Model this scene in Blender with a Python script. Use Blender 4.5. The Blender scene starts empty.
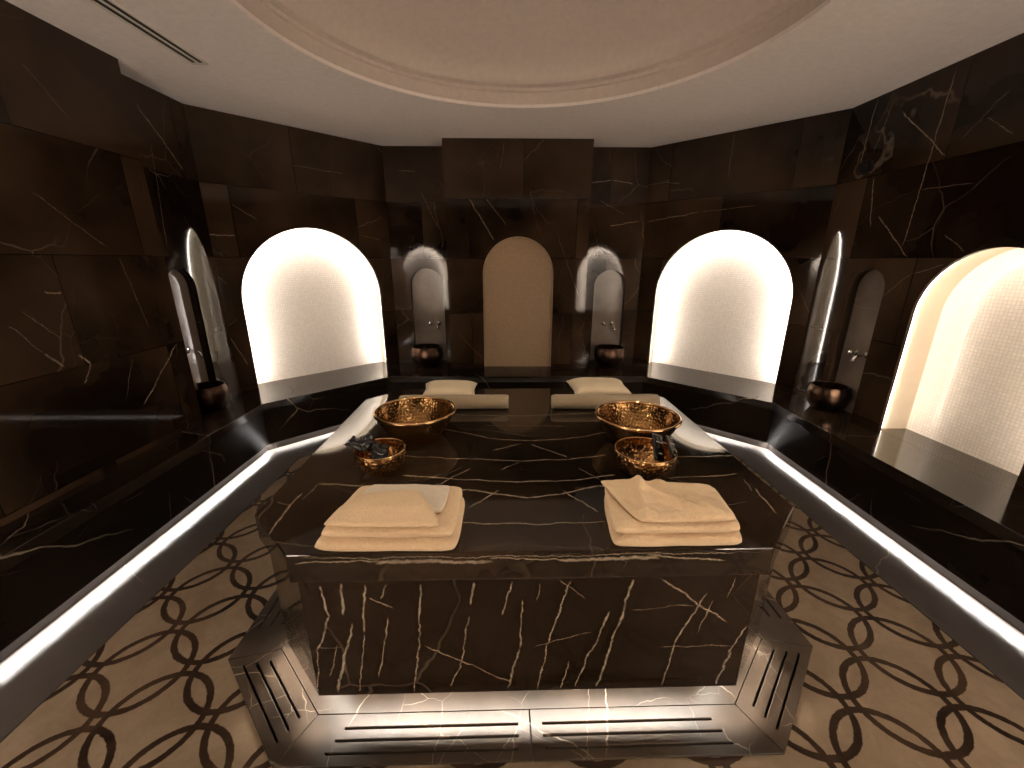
import bpy, bmesh, math, random
from mathutils import Vector, Matrix, noise as mnoise
from math import sin, cos, pi, sqrt
random.seed(7)
S = bpy.context.scene
COL = S.collection

# ------------------------------------------------------------------ dimensions (metres)
W, WD, B, YB, ZC = 2.155, 2.019, 1.179, 4.002, 2.303      # side wall, near-left wall, back corner, back wall, ceiling
YC = YB - (W - B)                                          # where the side wall meets the angled wall
PIER, YP = 0.620, 3.750                                    # pier half width and front
ZB = 0.376                                                 # bench top
WB, YBF = 1.833, 3.456                                     # bench front, side runs and back run
KB = 4.575                                                 # bench front of the angled runs: |x|+y
ZT, ZS, ZP = 0.618, 0.529, 0.100                           # slab top, slab underside, panel underside
YN = -.78                                                  # wall behind the camera (the room is an octagon, mirrored about y = 1.61)
YM = 3.22
YE = .30                                                   # near end of the side benches

# ------------------------------------------------------------------ node helper
class NT:
    def __init__(s, name, group=False):
        if group:
            s.t = bpy.data.node_groups.new(name, 'ShaderNodeTree')
        else:
            s.m = bpy.data.materials.new(name); s.m.use_nodes = True
            s.t = s.m.node_tree; s.t.nodes.clear()
    def n(s, typ, ins=None, **kw):
        nd = s.t.nodes.new(typ)
        for k, v in kw.items(): setattr(nd, k, v)
        for k, v in (ins or {}).items():
            sk = nd.inputs[k]
            if isinstance(v, bpy.types.NodeSocket): s.t.links.new(v, sk)
            elif isinstance(v, bpy.types.Node): s.t.links.new(v.outputs[0], sk)
            else: sk.default_value = v
        return nd
    def math(s, op, a, b=0.0, c=0.0, clamp=False):
        return s.n('ShaderNodeMath', {0: a, 1: b, 2: c}, operation=op, use_clamp=clamp).outputs[0]
    def vm(s, op, a, b=(0, 0, 0), out=0):
        return s.n('ShaderNodeVectorMath', {0: a, 1: b}, operation=op).outputs[out]
    def ramp(s, fac, lo, hi, a=0.0, b=1.0):
        return s.n('ShaderNodeMapRange', {0: fac, 1: lo, 2: hi, 3: a, 4: b}, clamp=True).outputs[0]
    def mix(s, fac, a, b, blend='MIX'):
        nd = s.t.nodes.new('ShaderNodeMix'); nd.data_type = 'RGBA'; nd.blend_type = blend
        for i, v in ((0, fac), (6, a), (7, b)):
            sk = nd.inputs[i]
            if isinstance(v, bpy.types.NodeSocket): s.t.links.new(v, sk)
            else: sk.default_value = v if i == 0 else (v if len(v) == 4 else (*v, 1))
        return nd.outputs[2]
    def noise(s, vec, scale, detail=3.0, rough=0.55, out=0):
        return s.n('ShaderNodeTexNoise', {'Vector': vec, 'Scale': scale, 'Detail': detail, 'Roughness': rough}).outputs[out]
    def bsdf(s, **kw):
        b = s.n('ShaderNodeBsdfPrincipled', kw)
        o = s.n('ShaderNodeOutputMaterial', {0: b.outputs[0]})
        return b
    def coord(s, which='Object'):
        return s.n('ShaderNodeTexCoord').outputs[which]

# one straight vein, given as centre, across-direction / width and along-direction / half length
VG = NT('vein', True)
for nm in ('Vector', 'P', 'N', 'T'):
    VG.t.interface.new_socket(nm, in_out='INPUT', socket_type='NodeSocketVector')
VG.t.interface.new_socket('Mask', in_out='OUTPUT', socket_type='NodeSocketFloat')
gi = VG.n('NodeGroupInput')
_d = VG.vm('SUBTRACT', gi.outputs[0], gi.outputs[1])
_a = VG.math('SUBTRACT', 1.0, VG.math('ABSOLUTE', VG.vm('DOT_PRODUCT', _d, gi.outputs[2], 1)), clamp=True)
_b = VG.math('MULTIPLY', VG.math('SUBTRACT', 1.0, VG.math('ABSOLUTE', VG.vm('DOT_PRODUCT', _d, gi.outputs[3], 1))), 5.0, clamp=True)
VG.n('NodeGroupOutput', {0: VG.math('MULTIPLY', _a, _b)})

VEIN_COL = (0.31, 0.25, 0.19)
def marble(name, dark=(0.0065, 0.0042, 0.0028), light=(0.024, 0.0145, 0.0085), rough=0.10, scale=1.0, vein=1.0,
           stretch=(1, 1, 1), rot=(0, 0, 0), off=(0, 0, 0), slabs=None, veins=None, plane='XY', vw=1.0, vcol=VEIN_COL, spec=0.5, mortar=0.0016, vmin=.12, vwid=.0027, dens=0.0, plane3=None):
    t = NT(name)
    co = t.coord('Object')
    base = t.n('ShaderNodeMapping', {0: co, 1: off, 2: rot, 3: tuple(scale * q for q in stretch)}).outputs[0]
    joint = None
    if slabs:                                             # each slab is cut from another place of the block
        uv = t.coord('UV')
        br = t.n('ShaderNodeTexBrick', {'Vector': uv, 'Color1': (0, 0, 0, 1), 'Color2': (1, 1, 1, 1), 'Mortar': (0, 0, 0, 1), 'Scale': 1.0,
                 'Mortar Size': mortar, 'Mortar Smooth': 0.0, 'Bias': 0.0, 'Brick Width': slabs[0], 'Row Height': slabs[1]}, offset=slabs[2])
        joint = br.outputs['Fac']
        sh = t.vm('MULTIPLY', br.outputs['Color'], (13.7, 7.3, 9.1))
        base = t.vm('ADD', base, sh)
    wn = t.noise(base, 1.7, 4, 0.6, 1)
    warp = t.vm('ADD', base, t.vm('MULTIPLY', t.vm('SUBTRACT', wn, (.5, .5, .5)), (.22, .22, .22)))
    cloud = t.noise(base, 1.4, 4, 0.5)
    cl = t.ramp(cloud, .34, .78)
    colr = t.mix(cl, dark, light)
    # thin crossing veins: cell borders of a warped voronoi, broken up by a mask
    v1 = t.n('ShaderNodeTexVoronoi', {'Vector': warp, 'Scale': 1.15}, feature='DISTANCE_TO_EDGE').outputs[0]
    m1 = t.ramp(t.noise(base, 1.3, 2), .50 - dens, .64 - dens)
    a1 = t.math('MULTIPLY', t.ramp(v1, 0, .0050 * vw, 1, 0), m1)
    v2 = t.n('ShaderNodeTexVoronoi', {'Vector': t.vm('ADD', warp, (3.1, 1.7, 5.2)), 'Scale': 2.3}, feature='DISTANCE_TO_EDGE').outputs[0]
    m2 = t.ramp(t.noise(t.vm('ADD', base, (9, 4, 2)), 1.9, 2), .54 - dens, .68 - dens, 0, .6)
    a2 = t.math('MULTIPLY', t.ramp(v2, 0, .0045 * vw, 1, 0), m2)
    a = t.math('MULTIPLY', t.math('MAXIMUM', a1, a2), vein)
    if veins:
        fine = t.vm('MULTIPLY', t.vm('SUBTRACT', t.noise(co, 11.0, 6, .7, 1), (.5, .5, .5)), (.034, .034, .034))
        wv = t.vm('ADD', co, fine)
        thick = t.ramp(t.noise(co, 45, 5, .65), .32, .68, vmin, 1.0)
        acc = None
        for vn in veins:
            n3 = plane3 or (vn[3] if len(vn) == 4 else None)
            if n3:                                        # 3D end points on a face with normal n3
                p0, p1, w = Vector(vn[0]), Vector(vn[1]), vn[2]
                dd = (p1 - p0); hl = dd.length / 2; dd.normalize(); ac = Vector(n3).cross(dd)
                P, N, T = (p0 + p1) / 2, ac / (vwid * w), dd / hl
                x0 = y0 = 0; x1 = y1 = 1
            else: x0, y0, x1, y1, w = vn
            e = lambda a_, b_: (a_, b_, 0) if plane == 'XY' else (a_, 0, b_)
            L = math.hypot(x1 - x0, y1 - y0) / 2; dx, dy = (x1 - x0) / 2 / L, (y1 - y0) / 2 / L
            ww = vwid * w
            if not n3: P = e((x0 + x1) / 2, (y0 + y1) / 2); N = e(-dy / ww, dx / ww); T = e(dx / L, dy / L)
            g = t.t.nodes.new('ShaderNodeGroup'); g.node_tree = VG.t
            t.t.links.new(wv, g.inputs[0]); g.inputs[1].default_value = P; g.inputs[2].default_value = N; g.inputs[3].default_value = T
            o = g.outputs[0] if w >= .8 else t.math('MULTIPLY', g.outputs[0], .6)
            acc = o if acc is None else t.math('MAXIMUM', acc, o)
        acc = t.math('MULTIPLY', t.ramp(acc, .05, .6), thick, clamp=True)
        a = t.math('MAXIMUM', a, acc)
    colr = t.mix(a, colr, vcol)
    if joint is not None:
        colr = t.mix(joint, colr, (.002, .0015, .001))
    rg = t.math('MULTIPLY_ADD', a, .12, rough)
    t.bsdf(**{'Base Color': colr, 'Roughness': rg, 'Specular IOR Level': spec})
    return t.m

def mosaic(name, col=(.78, .66, .52), pitch=.018, rough=.16):
    t = NT(name)
    uv = t.coord('UV')
    s = t.vm('DIVIDE', uv, (pitch, pitch, 1))
    cell = t.n('ShaderNodeTexWhiteNoise', {'Vector': t.vm('FLOOR', s)}, noise_dimensions='2D')
    fr = t.n('ShaderNodeSeparateXYZ', {0: t.vm('ABSOLUTE', t.vm('SUBTRACT', t.vm('FRACTION', s), (.5, .5, .5)))})
    edge = t.math('MAXIMUM', fr.outputs[0], fr.outputs[1])
    g = t.ramp(edge, .42, .47)
    tint = t.mix(cell.outputs[0], tuple(.94 * c for c in col), tuple(min(1, 1.03 * c) for c in col))
    c = t.mix(g, tint, tuple(.70 * q for q in col))
    # every tessera sits a touch askew
    bump = t.n('ShaderNodeBump', {'Strength': .5, 'Distance': .002, 'Height': t.ramp(edge, .36, .5, 1, 0)})
    b = t.bsdf(**{'Base Color': c, 'Roughness': t.math('MULTIPLY_ADD', g, .5, rough), 'Normal': bump.outputs[0], 'Specular IOR Level': .4})
    return t.m

def plain(name, col, rough=.5, metal=0.0, bump=None, spec=.5, sheen=0.0):
    t = NT(name)
    kw = {'Base Color': (*col, 1), 'Roughness': rough, 'Metallic': metal, 'Specular IOR Level': spec}
    if bump:
        n_ = t.noise(t.coord('Object'), bump[0], 4, .6)
        kw['Normal'] = t.n('ShaderNodeBump', {'Strength': bump[1], 'Distance': bump[2], 'Height': n_}).outputs[0]
        kw['Base Color'] = t.mix(n_, tuple(.86 * c for c in col), tuple(min(1, 1.1 * c) for c in col))
    if sheen: kw['Sheen Weight'] = sheen
    t.bsdf(**kw)
    return t.m

def emit(name, col, power):
    t = NT(name)
    e = t.n('ShaderNodeEmission', {0: (*col, 1), 1: power})
    t.n('ShaderNodeOutputMaterial', {0: e.outputs[0]})
    return t.m

def terry(name, col):
    t = NT(name)
    co = t.coord('Object')
    f = t.noise(co, 230, 3, .7); g = t.noise(co, 14, 3, .5)
    c = t.mix(f, tuple(.74 * q for q in col), tuple(min(1, 1.1 * q) for q in col))
    c = t.mix(t.ramp(g, .3, .7, 0, .25), c, tuple(.85 * q for q in col))
    bump = t.n('ShaderNodeBump', {'Strength': 1.0, 'Distance': .005, 'Height': t.math('MULTIPLY_ADD', t.noise(co, 55, 4, .6), 1.2, f)})
    t.bsdf(**{'Base Color': c, 'Roughness': .95, 'Sheen Weight': .25, 'Sheen Roughness': .6, 'Normal': bump.outputs[0], 'Specular IOR Level': .1})
    return t.m

def copper(name, col, dark, size, rough=.16, depth=.006, spots=False):
    t = NT(name)
    co = t.coord('Object')
    v = t.n('ShaderNodeTexVoronoi', {'Vector': co, 'Scale': size}, feature='SMOOTH_F1')
    v.inputs['Smoothness'].default_value = .35
    v.inputs['Randomness'].default_value = .55
    d = v.outputs[0]
    bump = t.n('ShaderNodeBump', {'Strength': .9, 'Distance': depth, 'Height': t.ramp(d, 0, .55)})
    c = t.mix(t.ramp(d, .25, .6), col, dark)
    c = t.mix(t.ramp(t.noise(co, 7, 3), .35, .7, 0, .5), c, dark)
    t.bsdf(**{'Base Color': c, 'Metallic': 1.0, 'Roughness': rough, 'Normal': bump.outputs[0]})
    return t.m

def floor_material():
    t = NT('floor_waterjet_marble')
    co = t.coord('Object')
    s, th = .1680 * sqrt(2), .0135
    # lattice turned 45 degrees: circle centre at (-1.016, 1.077)
    m = t.n('ShaderNodeMapping', {0: t.vm('SUBTRACT', co, (-1.016, 1.077, 0)), 2: (0, 0, -(pi / 4 + th)), 3: (1, 1, 1)}).outputs[0]
    wob = t.vm('MULTIPLY', t.vm('SUBTRACT', t.noise(co, 60, 2, .5, 1), (.5, .5, .5)), (.006, .006, .006))
    q = t.vm('MULTIPLY', t.vm('ADD', m, wob), (1 / s, 1 / s, 0))
    f = t.vm('FRACTION', q)
    rr, hw = .148 / s, .0105 / s
    acc = None
    for c in ((0, 0, 0), (1, 0, 0), (0, 1, 0), (1, 1, 0)):
        d = t.vm('DISTANCE', f, c, 1)
        k = t.ramp(t.math('ABSOLUTE', t.math('SUBTRACT', d, rr)), hw * .86, hw * 1.1, 1, 0)
        acc = k if acc is None else t.math('MAXIMUM', acc, k)
    wn = t.noise(co, 2.2, 3, .5, 1)
    wv = t.vm('ADD', co, t.vm('MULTIPLY', t.vm('SUBTRACT', wn, (.5, .5, .5)), (.5, .5, .5)))
    n1 = t.noise(wv, 5.5, 6, .65); n2 = t.noise(co, 42, 4, .6)
    beige = t.mix(t.ramp(n1, .35, .7), (.132, .095, .062), (.180, .133, .090))
    beige = t.mix(t.ramp(n2, .5, .75, 0, .3), beige, (.105, .074, .048))
    brown = t.mix(t.ramp(t.noise(wv, 3.1, 4, .6), .35, .75), (.008, .0045, .003), (.042, .024, .014))
    col = t.mix(acc, beige, brown)
    t.bsdf(**{'Base Color': col, 'Roughness': .42, 'Specular IOR Level': .07})
    return t.m

TOPV = [(-0.439,-0.195,-0.221,-0.229,1.2),(-0.237,-0.227,-0.004,-0.254,1.2),(-0.020,-0.253,0.180,-0.243,1.2),(0.167,-0.245,0.324,-0.211,1.2),(-0.714,-0.250,-0.415,-0.277,1.6),(-0.435,-0.275,-0.186,-0.301,1.6),(-0.199,-0.299,-0.084,-0.328,1.6),(-0.092,-0.326,0.012,-0.350,1.6),(0.004,-0.350,0.112,-0.330,1.6),(0.103,-0.333,0.246,-0.283,1.6),(0.232,-0.285,0.474,-0.262,1.6),(-0.500,-0.042,-0.193,-0.080,0.9),(-0.213,-0.078,0.003,-0.100,0.9),(-0.013,-0.100,0.188,-0.086,0.9),(0.175,-0.088,0.330,-0.055,0.9),(-0.228,-0.473,0.008,-0.488,0.8),(-0.010,-0.488,0.228,-0.483,0.8),(-0.373,0.233,-0.124,0.110,0.8),(-0.140,0.115,0.044,0.079,0.8),(0.029,0.079,0.266,0.118,0.8),(0.245,0.112,0.570,0.238,0.8),(-0.326,0.396,0.021,0.370,0.8),(-0.008,0.369,0.430,0.413,0.8),(-0.122,-0.002,0.002,0.056,0.8),(-0.323,-0.288,-0.199,-0.150,0.8),(-0.187,-0.403,-0.089,-0.302,1.0),(-0.300,-0.220,-0.230,-0.134,0.5),(0.036,0.051,0.176,-0.070,0.8),(0.118,-0.307,0.210,-0.433,1.0),(0.260,-0.245,0.200,-0.151,0.6),(-0.089,-0.167,-0.013,-0.107,0.5),(-0.736,-0.520,-0.745,-0.306,1.2),(-0.726,-0.348,-0.710,-0.251,0.7),(0.585,-0.078,0.862,-0.072,1.0),(0.767,-0.309,0.749,-0.455,1.1),(0.592,-0.410,0.705,-0.390,0.5),(0.503,-0.237,0.773,-0.215,0.9),(0.771,-0.243,0.746,-0.333,0.6),(-0.799,-0.357,-0.738,-0.375,0.4),(-0.183,0.260,0.234,0.240,0.5),(0.423,-0.178,0.591,-0.292,0.5),
# crust along the front edge of the slab: end points, width and the normal of the face it lies on
((-.64, -.604, .606), (.64, -.604, .604), .7, (0, 1, 0)), ((-.42, -.604, .594), (-.10, -.604, .590), 2.2, (0, 1, 0)), ((-.12, -.604, .600), (.10, -.604, .592), .8, (0, 1, 0)),
((.06, -.604, .592), (.34, -.604, .590), 2.2, (0, 1, 0)), ((.30, -.604, .600), (.52, -.604, .580), 1.0, (0, 1, 0)), ((-.62, -.604, .590), (-.40, -.604, .600), .8, (0, 1, 0))]
FRV = [(-0.578,0.506,-0.567,0.390,1.6),(-0.566,0.401,-0.613,0.274,1.6),(-0.612,0.285,-0.642,0.091,1.0),(-0.518,0.510,-0.529,0.405,2.0),(-0.455,0.509,-0.476,0.335,1.4),(-0.476,0.335,-0.511,0.111,0.9),(-0.505,0.378,-0.579,0.107,2.0),(-0.556,0.294,-0.593,0.172,0.8),(-0.399,0.397,-0.452,0.162,1.0),(-0.397,0.503,-0.415,0.458,1.0),(-0.305,0.505,-0.321,0.310,1.3),(-0.319,0.321,-0.348,0.105,1.2),(-0.159,0.507,-0.175,0.432,1.6),(-0.176,0.391,-0.208,0.195,1.1),(-0.203,0.206,-0.241,0.126,1.0),(-0.053,0.505,-0.081,0.389,1.1),(-0.314,0.288,-0.052,0.132,0.9),(-0.448,0.459,-0.383,0.427,0.8),(-0.032,0.269,-0.069,0.108,1.6),(-0.607,0.285,-0.541,0.281,0.5),(-0.021,0.449,-0.032,0.269,1.0),(0.104,0.507,0.050,0.278,1.3),(0.049,0.289,0.023,0.093,0.9),(0.071,0.512,0.156,0.440,0.6),(0.279,0.508,0.248,0.327,1.8),(0.251,0.338,0.198,0.106,1.7),(0.225,0.402,0.180,0.252,1.2),(0.179,0.263,0.133,0.108,1.2),(0.112,0.214,0.090,0.103,0.8),(0.495,0.458,0.418,0.268,1.3),(0.421,0.273,0.403,0.105,1.3),(0.516,0.432,0.482,0.310,0.7),(0.356,0.511,0.567,0.346,1.2),(0.625,0.334,0.590,0.229,1.1),(0.597,0.240,0.571,0.106,1.6),(0.284,0.406,0.468,0.414,0.7),(0.375,0.260,0.611,0.260,0.5),(0.566,0.512,0.551,0.431,0.7),(0.003,0.273,0.180,0.324,0.7),(0.027,0.498,0.016,0.438,0.6)]

M = {}
WALLKW = dict(slabs=(.92, .482, .5), rough=.045, light=(.056, .0315, .0175), dark=(.006, .0034, .002), spec=.21)
M['wall'] = marble('dark_marble_wall', vein=.45, **WALLKW)
WV = {}
WV['right'] = ((1.0, 0.0, 0.0), [((2.155, 2.376, 2.292), (2.155, 2.414, 1.402), 0.8), ((2.155, 2.639, 2.169), (2.155, 2.306, 1.867), 0.9), ((2.155, 2.834, 2.297), (2.155, 2.861, 1.897), 0.8), ((2.155, 2.701, 2.273), (2.155, 2.778, 1.971), 0.6), ((2.155, 2.728, 1.85), (2.155, 2.665, 1.548), 0.8), ((2.155, 2.63, 1.619), (2.155, 2.362, 1.369), 0.8), ((2.155, 2.201, 1.486), (2.155, 2.068, 1.395), 0.7), ((2.155, 2.159, 1.998), (2.155, 2.02, 1.887), 0.6), ((2.155, 2.466, 1.146), (2.155, 2.314, 1.289), 0.7), ((2.155, 2.318, 1.284), (2.155, 2.156, 1.338), 0.6), ((2.155, 2.094, 2.084), (2.155, 2.256, 1.927), 0.4), ((2.155, 2.399, 1.722), (2.155, 2.125, 1.716), 0.4), ])
WV['left_rear'] = ((1.0, 0.0, 0.0), [((-2.155, 2.64, 2.188), (-2.155, 2.916, 1.889), 1.0), ((-2.155, 2.686, 2.013), (-2.155, 2.632, 1.408), 0.4), ])
WV['left'] = ((1.0, 0.0, 0.0), [((-2.019, 1.681, 0.978), (-2.019, 1.74, 0.907), 1.2), ((-2.019, 1.814, 0.939), (-2.019, 1.855, 0.892), 1.2), ((-2.019, 1.855, 0.892), (-2.019, 1.801, 0.807), 0.9), ((-2.019, 2.358, 0.881), (-2.019, 2.049, 0.604), 0.9), ((-2.019, 1.755, 1.221), (-2.019, 1.82, 1.212), 0.9), ((-2.019, 1.593, 1.108), (-2.019, 1.681, 0.978), 0.5), ((-2.019, 2.138, 1.373), (-2.019, 2.21, 0.987), 0.4), ((-2.019, 1.938, 2.106), (-2.019, 2.08, 1.94), 0.4), ((-2.019, 1.765, 1.017), (-2.019, 1.649, 1.159), 0.4), ((-2.019, 2.073, 0.88), (-2.019, 1.969, 0.671), 0.4), ((-2.019, 1.825, 1.619), (-2.019, 2.103, 1.395), 0.4), ])
WV['pier'] = ((0.0, 1.0, 0.0), [((-0.42, 3.75, 1.863), (-0.196, 3.75, 1.505), 1.0), ((-0.277, 3.75, 1.864), (-0.091, 3.75, 1.635), 0.7), ((-0.573, 3.75, 0.736), (-0.236, 3.75, 0.373), 0.6), ((-0.107, 3.75, 2.29), (-0.149, 3.75, 2.07), 0.4), ((0.332, 3.75, 1.604), (0.57, 3.75, 1.009), 0.4), ((0.148, 3.75, 1.724), (0.103, 3.75, 1.919), 0.4), ])
WV['back_right'] = ((0.0, 1.0, 0.0), [((0.661, 4.002, 2.017), (0.848, 4.002, 2.042), 0.9), ((0.848, 4.002, 2.042), (1.048, 4.002, 2.01), 0.9), ((0.849, 4.002, 1.657), (1.131, 4.002, 1.701), 0.8), ((1.186, 4.002, 0.695), (1.325, 4.002, 0.493), 0.7), ((0.751, 4.002, 1.877), (0.989, 4.002, 1.752), 0.5), ])
WV['back_left'] = ((0.0, 1.0, 0.0), [((-1.054, 4.002, 2.114), (-0.896, 4.002, 2.099), 0.6), ((-1.239, 4.002, 0.984), (-1.187, 4.002, 0.544), 0.6), ((-0.87, 4.002, 1.954), (-0.725, 4.002, 1.635), 0.5), ])
WV['angled_right'] = ((0.7071, 0.7071, 0.0), [((1.185, 3.996, 1.692), (1.523, 3.658, 1.743), 0.9), ((1.523, 3.658, 1.743), (1.837, 3.344, 1.76), 0.6), ((1.655, 3.526, 2.311), (1.655, 3.526, 1.963), 0.5), ((1.255, 3.926, 2.015), (1.383, 3.798, 1.986), 0.6), ((2.095, 3.086, 1.145), (2.196, 2.985, 0.862), 0.6), ])
WV['angled_left'] = ((-0.7071, 0.7071, 0.0), [((-2.18, 3.001, 1.521), (-2.043, 3.138, 1.516), 1.0), ((-2.043, 3.138, 1.734), (-1.93, 3.251, 1.633), 0.7), ((-2.177, 3.004, 0.872), (-2.094, 3.087, 0.563), 0.9), ((-1.733, 3.448, 2.039), (-1.433, 3.748, 2.034), 0.5), ((-2.183, 2.998, 0.858), (-2.103, 3.078, 0.935), 0.5), ((-2.182, 2.999, 1.282), (-2.119, 3.062, 1.176), 0.6), ((-1.378, 3.803, 1.562), (-1.246, 3.935, 1.527), 0.4), ])
for nm_, (n_, segs_) in WV.items():
    M['wall_' + nm_] = marble('dark_marble_wall_' + nm_, vein=.30, veins=segs_, plane3=n_, vwid=.0042, vmin=.30, vcol=(.27, .215, .16), **WALLKW)
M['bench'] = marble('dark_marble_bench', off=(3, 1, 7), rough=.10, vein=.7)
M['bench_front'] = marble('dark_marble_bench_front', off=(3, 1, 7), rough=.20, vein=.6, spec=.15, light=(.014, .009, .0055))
M['top'] = marble('dark_marble_slab', off=(5, 2, 1), rough=.05, vein=.25, light=(.052, .032, .019), veins=TOPV, plane='XY', vmin=.4, vwid=.0030)
M['front'] = marble('dark_marble_panel', off=(1, 8, 4), rough=.10, vein=.15, veins=FRV, plane='XZ', vwid=.0023, spec=.3, vcol=(.40, .325, .25), light=(.022, .0125, .007))
M['side'] = marble('dark_marble_side', off=(6, 3, 2), rough=.10, vein=.9, scale=2.0, light=(.05, .034, .022))
M['ring'] = marble('brown_marble_grating', off=(2, 5, 9), rough=.38, vein=1.0, scale=2.6, dark=(.013, .009, .006), light=(.066, .047, .033), vw=1.8, spec=.2, dens=.07)
M['border'] = marble('grey_marble_border', off=(8, 2, 3), rough=.34, vein=.6, scale=1.4, dark=(.034, .028, .025), light=(.072, .061, .054), spec=.3)
M['reveal'] = marble('dark_marble_reveal', off=(2, 2, 8), rough=.3, vein=.3, spec=.2)
M['niche'] = marble('brown_marble_niche', off=(4, 4, 4), rough=.10, vein=.5, scale=1.6, dark=(.13, .103, .082), light=(.25, .20, .158), vcol=(.42, .35, .28))
M['sill'] = marble('brown_marble_sill', off=(7, 1, 4), rough=.07, vein=.5, dark=(.012, .008, .006), light=(.05, .035, .024))
M['mosaic'] = mosaic('cream_mosaic', (.87, .77, .66))
M['mosaic_tan'] = mosaic('tan_mosaic', (.36, .25, .155))
M['jamb'] = plain('cream_jamb', (.80, .67, .50), .45, bump=(4, .05, .002))
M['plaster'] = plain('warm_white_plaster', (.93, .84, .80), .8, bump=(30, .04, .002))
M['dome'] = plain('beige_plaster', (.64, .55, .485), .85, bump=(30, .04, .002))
M['floor'] = floor_material()
M['black'] = plain('black_void', (.004, .004, .004), .6)
M['gap'] = plain('dark_base', (.02, .016, .013), .5)
M['chrome'] = plain('chrome', (.85, .83, .80), .08, 1.0)
M['basin'] = copper('aged_copper_basin', (.13, .078, .052), (.05, .028, .019), 16, .30, .003)
M['copper'] = copper('hammered_copper', (.50, .30, .125), (.27, .14, .05), 75, .20, .0017)
M['copper_small'] = copper('dimpled_copper', (.82, .54, .24), (.26, .12, .045), 70, .24, .003)
M['rim'] = plain('polished_copper_rim', (.90, .58, .30), .14, 1.0)
M['towel'] = terry('tan_terry', (.95, .68, .42))
M['cloth'] = terry('pale_cotton', (.90, .78, .62))
M['pillow'] = terry('cream_cotton', (.93, .77, .54))
M['roll'] = terry('olive_beige_cotton', (.40, .31, .20))
M['sachet'] = plain('black_glossy_film', (.006, .006, .007), .22, bump=(40, .5, .004))
M['sachet_print'] = plain('pale_print', (.42, .44, .46), .4)
M['plastic'] = plain('black_plastic', (.006, .005, .005), .7, spec=.1)
M['vent'] = plain('white_metal', (.72, .66, .60), .5)

LED = emit('warm_white_led', (1.0, .945, .88), 66)
LED_ENTRY = emit('warm_white_led_entry', (1.0, .92, .85), 300)
LED_SOFT = emit('warm_led', (1.0, .90, .78), 23)
LED_FLOOR = emit('neutral_led', (1.0, .955, .91), 600)
LED_TABLE = emit('neutral_warm_led', (1.0, .91, .80), 155)
LENS = emit('downlight_lens', (1.0, .85, .66), 4)

# ------------------------------------------------------------------ mesh helpers
def mesh_obj(name, verts, faces, mat, parent=None, uvs=None, smooth=False):
    me = bpy.data.meshes.new(name)
    me.from_pydata([tuple(v) for v in verts], [], faces)
    if uvs:
        l = me.uv_layers.new(name='UVMap')
        for p in me.polygons:
            for li in p.loop_indices: l.data[li].uv = uvs[me.loops[li].vertex_index]
    if smooth: me.polygons.foreach_set('use_smooth', [True] * len(me.polygons))
    me.materials.append(mat)
    o = bpy.data.objects.new(name, me); COL.objects.link(o)
    if parent: o.parent = parent
    return o
def bm_obj(name, bm, mat, parent=None, smooth=False):
    bmesh.ops.recalc_face_normals(bm, faces=bm.faces[:])
    me = bpy.data.meshes.new(name); bm.to_mesh(me); bm.free()
    if smooth: me.polygons.foreach_set('use_smooth', [True] * len(me.polygons))
    me.materials.append(mat)
    o = bpy.data.objects.new(name, me); COL.objects.link(o)
    if parent: o.parent = parent
    return o
def tag(o, label, cat, group=None, kind=None):
    if label: o['label'] = label
    if cat: o['category'] = cat
    if group: o['group'] = group
    if kind: o['kind'] = kind
    return o
def struct(o): o['kind'] = 'structure'; return o
def empty(name, loc, label, cat, group=None, rz=0.0):
    o = bpy.data.objects.new(name, None); COL.objects.link(o); o.empty_display_size = .05
    o.location = loc; o.rotation_euler = (0, 0, rz)
    return tag(o, label, cat, group)
def bevel(o, w=.003, seg=2):
    b = o.modifiers.new('bevel', 'BEVEL'); b.width = w; b.segments = seg; b.limit_method = 'ANGLE'; b.angle_limit = .6
    return o
def prism(bm, poly, z0, z1):
    lo = [bm.verts.new((x, y, z0)) for x, y in poly]; hi = [bm.verts.new((x, y, z1)) for x, y in poly]
    n = len(poly)
    bm.faces.new(lo[::-1]); bm.faces.new(hi)
    for i in range(n): bm.faces.new((lo[i], lo[(i + 1) % n], hi[(i + 1) % n], hi[i]))
def prism_obj(name, poly, z0, z1, mat, parent=None, bev=0):
    bm = bmesh.new(); prism(bm, poly, z0, z1)
    o = bm_obj(name, bm, mat, parent)
    if bev: bevel(o, bev)
    return o
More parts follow.
